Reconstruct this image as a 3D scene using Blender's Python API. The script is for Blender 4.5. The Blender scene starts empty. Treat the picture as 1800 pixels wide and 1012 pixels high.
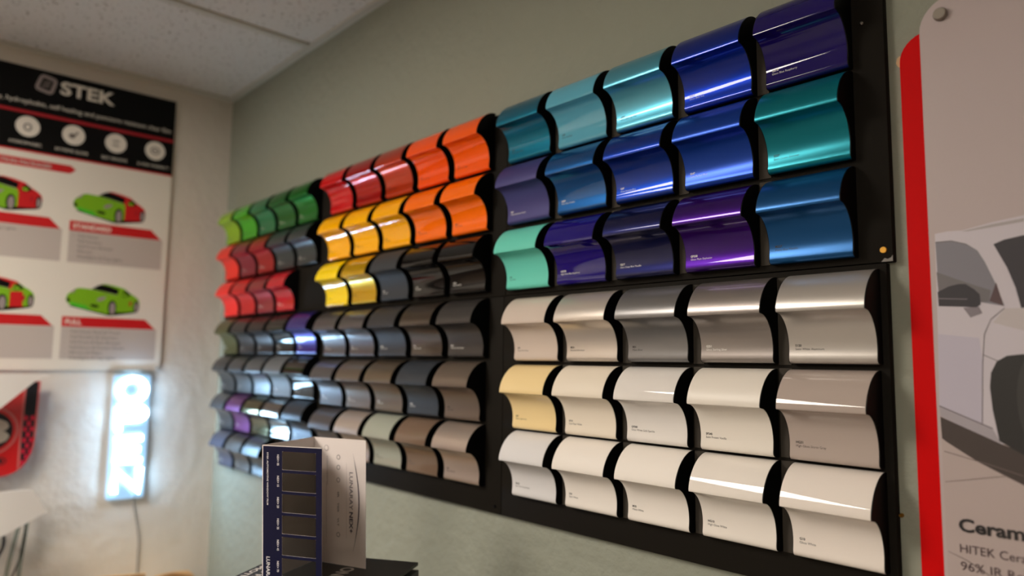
import bpy, bmesh, math, random
from mathutils import Vector, Matrix
random.seed(7)
SC = bpy.context.scene
COL = SC.collection
# ------------------------------------------------------------------ camera, lights, exposure
def cam_axes(yaw, pitch, roll):
    f = Vector((math.sin(yaw)*math.cos(pitch), math.cos(yaw)*math.cos(pitch), math.sin(pitch)))
    r = Vector((math.cos(yaw), -math.sin(yaw), 0)); u = r.cross(f)
    c, s = math.cos(roll), math.sin(roll)
    return c*r + s*u, -s*r + c*u, f
cam_data = bpy.data.cameras.new('camera'); cam = bpy.data.objects.new('camera', cam_data); COL.objects.link(cam)
_r, _u, _f = cam_axes(-0.83238, 0.10302, 0.01343)
cam.matrix_world = Matrix(((_r.x, _u.x, -_f.x, 0.45454), (_r.y, _u.y, -_f.y, -0.92728), (_r.z, _u.z, -_f.z, 1.53697), (0, 0, 0, 1)))
cam_data.sensor_width = 36.0
cam_data.lens = 1267.06/1800*36
cam_data.clip_start = 0.02
cam_data.dof.use_dof = True
cam_data.dof.focus_distance = 1.0
cam_data.dof.aperture_fstop = 2.2
SC.camera = cam
world = bpy.data.worlds.new('world'); SC.world = world; world.use_nodes = True
world.node_tree.nodes['Background'].inputs[0].default_value = (0.9, 0.95, 1.0, 1)
world.node_tree.nodes['Background'].inputs[1].default_value = 0.05
LAMP_L = 28.0          # radiance of the ceiling troffers
SIGN_L = 36.0         # radiance of the lit sign tubes
SC.view_settings.view_transform = 'Standard'
SC.view_settings.look = 'None'
SC.view_settings.exposure = 0.14
SC.view_settings.gamma = 1.0
SC.view_settings.use_curve_mapping = False
SC.cycles.use_denoising = True
SC.cycles.max_bounces = 8
SC.cycles.sample_clamp_indirect = 6.0
# ------------------------------------------------------------------ materials
def lin(c):
    c = c/255.0
    return c/12.92 if c <= 0.04045 else ((c+0.055)/1.055)**2.4
def rgb(t): return (lin(t[0]), lin(t[1]), lin(t[2]), 1.0)
MATS = {}
def mat(name, col, rough=0.5, metal=0.0, coat=0.0, spec=0.5, bump=None, emit=None, speck=None, coat_rough=0.03):
    if name in MATS: return MATS[name]
    m = bpy.data.materials.new(name); m.use_nodes = True
    nt = m.node_tree; b = nt.nodes['Principled BSDF']
    b.inputs['Base Color'].default_value = rgb(col)
    b.inputs['Roughness'].default_value = rough
    b.inputs['Metallic'].default_value = metal
    b.inputs['Specular IOR Level'].default_value = spec
    b.inputs['Coat Weight'].default_value = coat
    b.inputs['Coat Roughness'].default_value = coat_rough
    if emit:
        b.inputs['Emission Color'].default_value = (*emit[0], 1); b.inputs['Emission Strength'].default_value = emit[1]
    tc = None
    if bump or speck:
        tc = nt.nodes.new('ShaderNodeTexCoord')
    if bump:                                     # (scale, strength, distance)
        n = nt.nodes.new('ShaderNodeTexNoise'); n.inputs['Scale'].default_value = bump[0]; n.inputs['Detail'].default_value = 4
        nt.links.new(tc.outputs['Object'], n.inputs['Vector'])
        bp = nt.nodes.new('ShaderNodeBump'); bp.inputs['Strength'].default_value = bump[1]; bp.inputs['Distance'].default_value = bump[2]
        nt.links.new(n.outputs['Fac'], bp.inputs['Height']); nt.links.new(bp.outputs['Normal'], b.inputs['Normal'])
    if speck:                                    # (scale, low, high, colour)
        n = nt.nodes.new('ShaderNodeTexNoise'); n.inputs['Scale'].default_value = speck[0]; n.inputs['Detail'].default_value = 3
        nt.links.new(tc.outputs['Object'], n.inputs['Vector'])
        r = nt.nodes.new('ShaderNodeValToRGB'); r.color_ramp.elements[0].position = speck[1]; r.color_ramp.elements[1].position = speck[2]
        r.color_ramp.elements[0].color = rgb(speck[3]); r.color_ramp.elements[1].color = rgb(col)
        nt.links.new(n.outputs['Fac'], r.inputs['Fac']); nt.links.new(r.outputs['Color'], b.inputs['Base Color'])
    MATS[name] = m
    return m
def glass_mat(name, tint, gloss=0.06, rough=0.02):
    if name in MATS: return MATS[name]
    m = bpy.data.materials.new(name); m.use_nodes = True; nt = m.node_tree; nt.nodes.clear()
    o = nt.nodes.new('ShaderNodeOutputMaterial'); t = nt.nodes.new('ShaderNodeBsdfTransparent'); g = nt.nodes.new('ShaderNodeBsdfGlossy')
    fr = nt.nodes.new('ShaderNodeFresnel'); fr.inputs[0].default_value = 1.45
    mx = nt.nodes.new('ShaderNodeMixShader')
    t.inputs[0].default_value = (*tint, 1); g.inputs['Roughness'].default_value = rough; g.inputs[0].default_value = (1, 1, 1, 1)
    nt.links.new(fr.outputs[0], mx.inputs[0]); nt.links.new(t.outputs[0], mx.inputs[1]); nt.links.new(g.outputs[0], mx.inputs[2])
    nt.links.new(mx.outputs[0], o.inputs[0]); MATS[name] = m
    return m
# ------------------------------------------------------------------ mesh helpers
def new_obj(name, me, m=None, parent=None):
    o = bpy.data.objects.new(name, me); COL.objects.link(o)
    if m is not None:
        for x in (m if isinstance(m, (list, tuple)) else [m]): me.materials.append(x)
    if parent is not None: o.parent = parent
    return o
def mesh_of(name, bm, smooth=None):
    bmesh.ops.recalc_face_normals(bm, faces=bm.faces)
    me = bpy.data.meshes.new(name); bm.to_mesh(me); bm.free()
    if smooth is not None:
        for p in me.polygons: p.use_smooth = True
        me.set_sharp_from_angle(angle=math.radians(smooth))
    return me
def box_bm(bm, x0, x1, y0, y1, z0, z1, mi=0):
    vs = [bm.verts.new((x, y, z)) for x in (x0, x1) for y in (y0, y1) for z in (z0, z1)]
    for f in ((0, 1, 3, 2), (4, 6, 7, 5), (0, 4, 5, 1), (2, 3, 7, 6), (0, 2, 6, 4), (1, 5, 7, 3)):
        bm.faces.new([vs[i] for i in f]).material_index = mi
def bevel(bm, w, seg=2):
    bmesh.ops.bevel(bm, geom=list(bm.edges), offset=w, segments=seg, affect='EDGES', profile=0.5)
def box(name, ext, m, parent=None, bev=0.0):
    bm = bmesh.new(); box_bm(bm, *ext)
    if bev: bevel(bm, bev)
    return new_obj(name, mesh_of(name, bm, 40 if bev else None), m, parent)
def prism(bm, pts, to_world, d0, d1):
    """polygon pts (u,v) extruded between depths d0 and d1 with to_world(u,v,d)"""
    a = [bm.verts.new(to_world(u, v, d0)) for u, v in pts]; b = [bm.verts.new(to_world(u, v, d1)) for u, v in pts]
    bm.faces.new(a); bm.faces.new(b[::-1]); n = len(pts)
    for i in range(n): bm.faces.new((a[i], a[(i+1) % n], b[(i+1) % n], b[i]))
def plate(name, pts, tw, d0, d1, m, parent=None, smooth=None):
    bm = bmesh.new(); prism(bm, pts, tw, d0, d1)
    return new_obj(name, mesh_of(name, bm, smooth), m, parent)
def prints(name, polys, tw, d, m, parent, step=0.00003):
    """flat printed ink: several polygons (pts, material index) stacked on the sheet face"""
    bm = bmesh.new()
    for k, (pts, mi) in enumerate(polys):
        f = bm.faces.new([bm.verts.new(tw(u, v, d + k*step)) for u, v in pts]); f.material_index = mi
    me = bpy.data.meshes.new(name); bm.to_mesh(me); bm.free()
    return new_obj(name, me, m, parent)
def tube_bm(bm, pts, r, n=8, closed=False):
    P = [Vector(p) for p in pts]; rings = []; N = len(P)
    for i, p in enumerate(P):
        t = (P[(i+1) % N] - P[i-1]) if closed else (P[min(i+1, N-1)] - P[max(i-1, 0)])
        t.normalize(); ref = Vector((0, 0, 1)) if abs(t.z) < 0.9 else Vector((1, 0, 0))
        a = t.cross(ref).normalized(); b = t.cross(a).normalized()
        rings.append([bm.verts.new(p + r*(math.cos(2*math.pi*k/n)*a + math.sin(2*math.pi*k/n)*b)) for k in range(n)])
    for i in range(N if closed else N-1):
        A, B = rings[i], rings[(i+1) % N]
        # align rings when the frame flips on a closed loop
        s = min(range(n), key=lambda q: (B[q].co - A[0].co).length) if closed else 0
        for k in range(n): bm.faces.new((A[k], A[(k+1) % n], B[(k+1+s) % n], B[(k+s) % n]))
    if not closed:
        bm.faces.new(rings[0]); bm.faces.new(rings[-1][::-1])
def tube(name, pts, r, m, parent=None, n=8):
    bm = bmesh.new(); tube_bm(bm, pts, r, n)
    return new_obj(name, mesh_of(name, bm, 50), m, parent)
def spline(pts, n=8):
    P = [Vector(p) for p in pts]; out = []
    for i in range(len(P)-1):
        p0, p1, p2, p3 = P[max(i-1, 0)], P[i], P[i+1], P[min(i+2, len(P)-1)]
        for k in range(n):
            t = k/n
            out.append(0.5*((2*p1) + (p2-p0)*t + (2*p0-5*p1+4*p2-p3)*t*t + (3*p1-p0-3*p2+p3)*t**3))
    out.append(P[-1]); return out
def disc_bm(bm, c, axis, r, h, n=20, dome=0.0):
    """short cylinder from c along unit axis, optionally domed"""
    ax = Vector(axis).normalized(); ref = Vector((0, 0, 1)) if abs(ax.z) < 0.9 else Vector((1, 0, 0))
    a = ax.cross(ref).normalized(); b = ax.cross(a).normalized(); c = Vector(c)
    prof = [(r, 0), (r, h*0.6), (r*0.85, h)] if not dome else [(r, 0), (r, h*0.3), (r*0.8, h*0.75), (r*0.4, h)]
    rings = [[bm.verts.new(c + ax*z + q*(math.cos(2*math.pi*k/n)*a + math.sin(2*math.pi*k/n)*b)) for k in range(n)] for q, z in prof]
    for A, B in zip(rings, rings[1:]):
        for k in range(n): bm.faces.new((A[k], A[(k+1) % n], B[(k+1) % n], B[k]))
    bm.faces.new(rings[-1]); bm.faces.new(rings[0][::-1])
def disc(name, c, axis, r, h, m, parent=None, dome=0.0):
    bm = bmesh.new(); disc_bm(bm, c, axis, r, h, 20, dome)
    return new_obj(name, mesh_of(name, bm, 40), m, parent)
def ell(cx, cy, rx, ry, n=28, a0=0.0, a1=2*math.pi):
    full = abs(a1-a0-2*math.pi) < 1e-6
    return [(cx + rx*math.cos(a0+(a1-a0)*k/(n if full else n-1)), cy + ry*math.sin(a0+(a1-a0)*k/(n if full else n-1))) for k in range(n)]
def text_lines(lines):
    """lines: (string, u, v, size, bold, align, fit_width) -> list of (verts2d, faces)"""
    out = []
    for s, u, v, size, bold, align, fit in lines:
        cu = bpy.data.curves.new('lettering', 'FONT'); cu.body = s; cu.size = 1.0; cu.resolution_u = 3
        cu.offset = 0.030 if bold else 0.0; cu.fill_mode = 'FRONT'
        ob = bpy.data.objects.new('lettering', cu); COL.objects.link(ob)
        dg = bpy.context.evaluated_depsgraph_get()
        me = bpy.data.meshes.new_from_object(ob.evaluated_get(dg))
        xs = [q.co.x for q in me.vertices]; x0, x1 = min(xs), max(xs)
        kx = fit/(x1-x0) if fit else size
        ox = {'L': -x0, 'R': -x1, 'C': -(x0+x1)/2}[align]
        out.append(([(u + (q.co.x+ox)*kx, v + q.co.y*size) for q in me.vertices], [tuple(p.vertices) for p in me.polygons]))
        bpy.data.objects.remove(ob); bpy.data.curves.remove(cu); bpy.data.meshes.remove(me)
    return out
def lettering(name, lines, tw, d, m, parent):
    vs, fs = [], []
    for v2, f2 in text_lines(lines):
        k = len(vs); vs += [tuple(tw(u, v, d)) for u, v in v2]; fs += [tuple(i+k for i in f) for f in f2]
    me = bpy.data.meshes.new(name); me.from_pydata(vs, [], fs); me.update()
    return new_obj(name, me, m, parent)
def T(s, u, v, size, bold=False, align='L', fit=None): return (s, u, v, size, bold, align, fit)
def tag(o, label, cat, group=None, kind=None):
    o['label'] = label; o['category'] = cat
    if group: o['group'] = group
    if kind: o['kind'] = kind
    return o
def empty(name, loc):
    o = bpy.data.objects.new(name, None); COL.objects.link(o); o.location = loc; o.empty_display_size = 0.05
    return o
def adopt(o, parent):
    """parent an object built in world coordinates under a thing placed elsewhere"""
    o.parent = parent; o.matrix_parent_inverse = Matrix.Translation(-parent.location)
def struct(o, label=None):
    o['kind'] = 'structure'
    if label: o['label'] = label
    return o
# ------------------------------------------------------------------ room shell
XL, HC = -2.0442, 2.44            # white left wall, ceiling height
XR, YN = 2.60, -3.70
M_sage = mat('sage_wall_paint', (144, 147, 133), 0.75, bump=(34, 0.6, 0.008))
M_white = mat('white_wall_paint', (212, 204, 194), 0.7, bump=(26, 0.6, 0.006))
M_tile = mat('acoustic_tile', (212, 207, 200), 0.95, speck=(105, 0.325, 0.385, (150, 140, 128)))
M_grid = mat('ceiling_grid_paint', (190, 185, 172), 0.5)
M_far = mat('far_wall_paint', (148, 142, 132), 0.7)
M_floor = mat('grey_floor', (142, 134, 124), 0.5, bump=(12, 0.1, 0.002), speck=(40, 0.4, 0.6, (116, 109, 101)))
struct(box('wall_right', (XL-0.1, XR+0.1, 0.0, 0.1, 0, HC+0.1), M_sage))
struct(box('wall_left', (XL-0.1, XL, YN-0.1, 0.0, 0, HC+0.1), M_white))
struct(box('wall_back', (XR, XR+0.1, YN-0.1, 0.0, 0, HC+0.1), M_far))
struct(box('wall_front', (XL, XR, YN-0.1, YN, 0, HC+0.1), M_far))
struct(box('floor', (XL-0.1, XR+0.1, YN-0.1, 0.1, -0.1, 0), M_floor))
# lay-in tiles between the T bars; two bays are left open for the recessed lamps
bm = bmesh.new()
gx = [XL+0.61*i for i in range(8)]; gy = [-1.22*i for i in range(4)]
LAMPS = [(1, 1), (4, 2)]  # second bay holds an added unseen lamp that brightens the right end
for i in range(8):
    for j in range(4):
        if (i, j) in LAMPS: continue
        x0, x1 = gx[i]+0.006, min(gx[i]+0.604, XR); y1, y0 = gy[j]-0.006, max(gy[j]-1.214, YN)
        if x1 > x0 and y1 > y0: box_bm(bm, x0, x1, y0, y1, HC+0.005, HC+0.022)
box_bm(bm, XL, XR, YN, 0, HC+0.085, HC+0.1)
struct(new_obj('ceiling', mesh_of('ceiling', bm), M_tile))
k = 0
for i in range(1, 8):
    k += 1; struct(box('trim_%d' % k, (gx[i]-0.012, gx[i]+0.012, YN, -0.02, HC-0.002, HC+0.006), M_grid))
for j in range(1, 4):
    k += 1; struct(box('trim_%d' % k, (XL+0.02, XR, gy[j]-0.012, gy[j]+0.012, HC-0.001, HC+0.006), M_grid))
k += 1; struct(box('trim_%d' % k, (XL, XR, -0.021, 0.0, HC-0.002, HC+0.006), M_grid))
k += 1; struct(box('trim_%d' % k, (XL, XL+0.021, YN, -0.021, HC-0.002, HC+0.006), M_grid))
M_lampframe = mat('lamp_frame', (225, 222, 215), 0.4)
M_diff = mat('lamp_diffuser', (255, 250, 240), 0.5, emit=((1.0, 0.91, 0.80), LAMP_L))
for n, (i, j) in enumerate(LAMPS):
    x0, x1, y1, y0 = gx[i]+0.014, gx[i+1]-0.014, gy[j]-0.014, gy[j+1]+0.014
    e = empty('ceiling_light', ((x0+x1)/2, (y0+y1)/2, HC))
    tag(e, ['recessed ceiling light panel nearest the white wall', 'added unseen ceiling light panel farthest from the white wall'][n], 'ceiling light', 'recessed ceiling lights')
    bm = bmesh.new()
    for q in ((x0, x1, y0, y0+0.03), (x0, x1, y1-0.03, y1), (x0, x0+0.03, y0+0.03, y1-0.03), (x1-0.03, x1, y0+0.03, y1-0.03)): box_bm(bm, *q, HC+0.004, HC+0.06)
    adopt(new_obj('lamp_frame', mesh_of('lamp_frame', bm), M_lampframe), e)
    adopt(box('diffuser', (x0+0.03, x1-0.03, y0+0.03, y1-0.03, HC+0.012, HC+0.02), M_diff), e)


M_added_door = mat('added_door_brown', (78, 56, 42), 0.45); M_added_trim = mat('added_door_trim', (120, 96, 76), 0.5)
d = struct(box('added_door_1', (XL, XL+0.035, -1.82, -0.94, 0.005, 2.04), M_added_door, None, 0.003))  # added out-of-view door, a dark shape for the glossy chips to reflect
for q in ((XL+0.035, XL+0.040, -1.70, -1.06, 1.15, 1.92), (XL+0.035, XL+0.040, -1.70, -1.06, 0.20, 1.00)): box('added_door_panel', q, M_added_trim, d, 0.002)
disc('added_door_handle', (XL+0.035, -1.76, 1.02), (1, 0, 0), 0.026, 0.055, mat('handle_metal', (150, 146, 140), 0.3, 1.0), d, 1)
# ------------------------------------------------------------------ display boards and curved sample chips
M_board = mat('black_board', (30, 27, 23), 0.65, spec=0.06)
M_strip = mat('grey_divider', (66, 61, 55), 0.7, spec=0.1, bump=(300, 0.15, 0.0005))
M_black = mat('black_plastic', (8, 8, 9), 0.5, spec=0.15)
M_brass = mat('brass_screw', (190, 140, 60), 0.35, 1.0)
M_steel = mat('steel_screw', (190, 185, 180), 0.25, 1.0)
W = 0.11145; PX = 0.13205; RP = 0.12040; ZF = 1.60477
YR = -0.0607                      # depth of the ridge of a chip in front of the wall
boards = {'upper left': (-1.985, -1.2965, 1.6695, 2.020), 'lower left': (-1.975, -1.2870, 1.212, 1.669),
          'upper middle': (-1.2955, -0.5695, 1.6640, 2.018), 'lower middle': (-1.286, -0.5740, 1.2549, 1.6630),
          'upper right': (-0.5685, 0.1285, 1.6640, 2.014), 'lower right': (-0.573, 0.1205, 1.2549, 1.6630)}
blab = {'upper left': 'black board of green and red chips beside the corner', 'lower left': 'black board of dark grey chips beside the corner',
        'upper middle': 'black board of red, orange and yellow chips', 'lower middle': 'black board of grey and taupe chips',
        'upper right': 'black board of blue, teal and purple chips', 'lower right': 'black board of white, cream and silver chips'}
screws = {'upper right': [(0.1180, 1.6788, 'b'), (0.1030, 1.9710, 's')], 'upper middle': [(-0.6164, 1.9838, 's')],
          'lower right': [(0.108, 1.268, 'k')], 'lower middle': [(-0.590, 1.268, 'k')], 'upper left': [(-1.315, 2.00, 'k')], 'lower left': [(-1.305, 1.225, 'k')]}
for n, (x0, x1, z0, z1) in boards.items():
    b = box('display_board', (x0, x1, -0.012, 0.0, z0, z1), M_board, bev=0.0012)
    tag(b, blab[n], 'display board', 'black display boards')
    for x, z, kk in screws[n]:
        disc('screw', (x, -0.0118, z), (0, -1, 0), 0.0042 if kk == 'b' else 0.003, 0.0018 if kk == 'b' else 0.004, {'b': M_brass, 's': M_steel, 'k': M_black}[kk], b, dome=0 if kk == 'b' else 1)
    if n == 'upper right': plate('scuffed_corner', [(0.1150, 1.6645), (0.1283, 1.6645), (0.1284, 1.6720), (0.1262, 1.6690), (0.1225, 1.6675), (0.1190, 1.6690)], lambda u, v, d: (u, -d, v), 0.0120, 0.0123, mat('scuff_grey', (120, 114, 108), 0.5), b)
    if n == 'upper middle': box('hanging_tab', (-1.306, -1.288, -0.009, 0.0, 2.018, 2.040), M_board, b); box('hanging_tab', (-0.612, -0.575, -0.009, 0.0, 2.018, 2.0285), M_board, b)
    if 'right' in n:
        up = n.startswith('upper'); pi = 4 if up else 5
        for r in ((1, 2, 3) if up else (4, 5, 6)):
            zc = 1.60477 - (r-4)*0.12040 + (0.0145 if up else 0.0)
            for c in range(11, 15):
                xa = (c-15)*0.13205 + (-0.0220 if up else 0.0) + 0.11145
                box('divider_strip', (xa+0.0016, xa+0.0190, -0.0135, -0.012, zc-0.066, zc+0.050), M_strip, b)
# profile of a chip: depth p behind its ridge, height z above its ridge
def ovolo(t): s = 0.0500*t; return (0.045*(1-max(0.0, 1-t**1.75)**(1/1.75)), s)
def cove(t): return (0.0345*math.sqrt(max(0.0, 1-(1-t)**2)), -0.0460*t)
prof = [ovolo(math.sin(math.pi/2*k/22)) for k in range(22, 0, -1)]
prof += [(0.0004, 0.0016), (0.0006, 0.0004), (0.0014, -0.0003)]
prof += [cove((k/24)**1.8) for k in range(4, 25)]
prof += [(0.0343, -0.0500), (0.0339, -0.0540), (0.0334, -0.0580), (0.0335, -0.0600), (0.0341, -0.0622), (0.0358, -0.0640), (0.0378, -0.0650), (0.0400, -0.0653)]
PB = 0.0487                       # depth of the board face behind the ridge
bm = bmesh.new()
prism(bm, [(p+0.0006, z) for p, z in prof] + [(PB, -0.0653), (PB, 0.0499)], lambda u, v, d: (d, u, v), 0.0, W)
chip_body = mesh_of('wrap_sample_chip', bm, 30)
bm = bmesh.new()
shell = [(p, z) for p, z in prof]
rows = []
for x in (0.0011, W-0.0011):
    o = [bm.verts.new((x, p, z)) for p, z in shell]; i = [bm.verts.new((x, p+0.0007, z)) for p, z in shell]; rows.append((o, i))
(o0, i0), (o1, i1) = rows
for k in range(len(shell)-1):
    bm.faces.new((o0[k], o0[k+1], o1[k+1], o1[k])); bm.faces.new((i0[k], i1[k], i1[k+1], i0[k+1]))
    bm.faces.new((o0[k], i0[k], i0[k+1], o0[k+1])); bm.faces.new((o1[k], o1[k+1], i1[k+1], i1[k]))
for k in (0, len(shell)-1): bm.faces.new((o0[k], o1[k], i1[k], i0[k]))
chip_film = mesh_of('colour_film', bm, 30)
chip_body.materials.append(M_black); chip_film.materials.append(M_black)
def p_at(z):
    for (p0, z0), (p1, z1) in zip(prof, prof[1:]):
        if z1 <= z <= z0: return p0 + (p1-p0)*(z0-z)/(z0-z1+1e-9)
    return prof[-1][0]
FIN = {'gloss': dict(rough=0.6, metal=0.0, coat=1.0, spec=0.0, coat_rough=0.015), 'gloss metallic': dict(rough=0.33, metal=0.65, coat=0.6, spec=0.1, coat_rough=0.015),
       'satin': dict(rough=0.28, metal=0.55, coat=0.0), 'satin plain': dict(rough=0.36, metal=0.0, coat=0.0, spec=0.28), 'matte': dict(rough=0.5, metal=0.25, coat=0.0),
       'matte plain': dict(rough=0.6, metal=0.0, coat=0.0, spec=0.35), 'mirror': dict(rough=0.10, metal=1.0, coat=0.0)}
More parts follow.
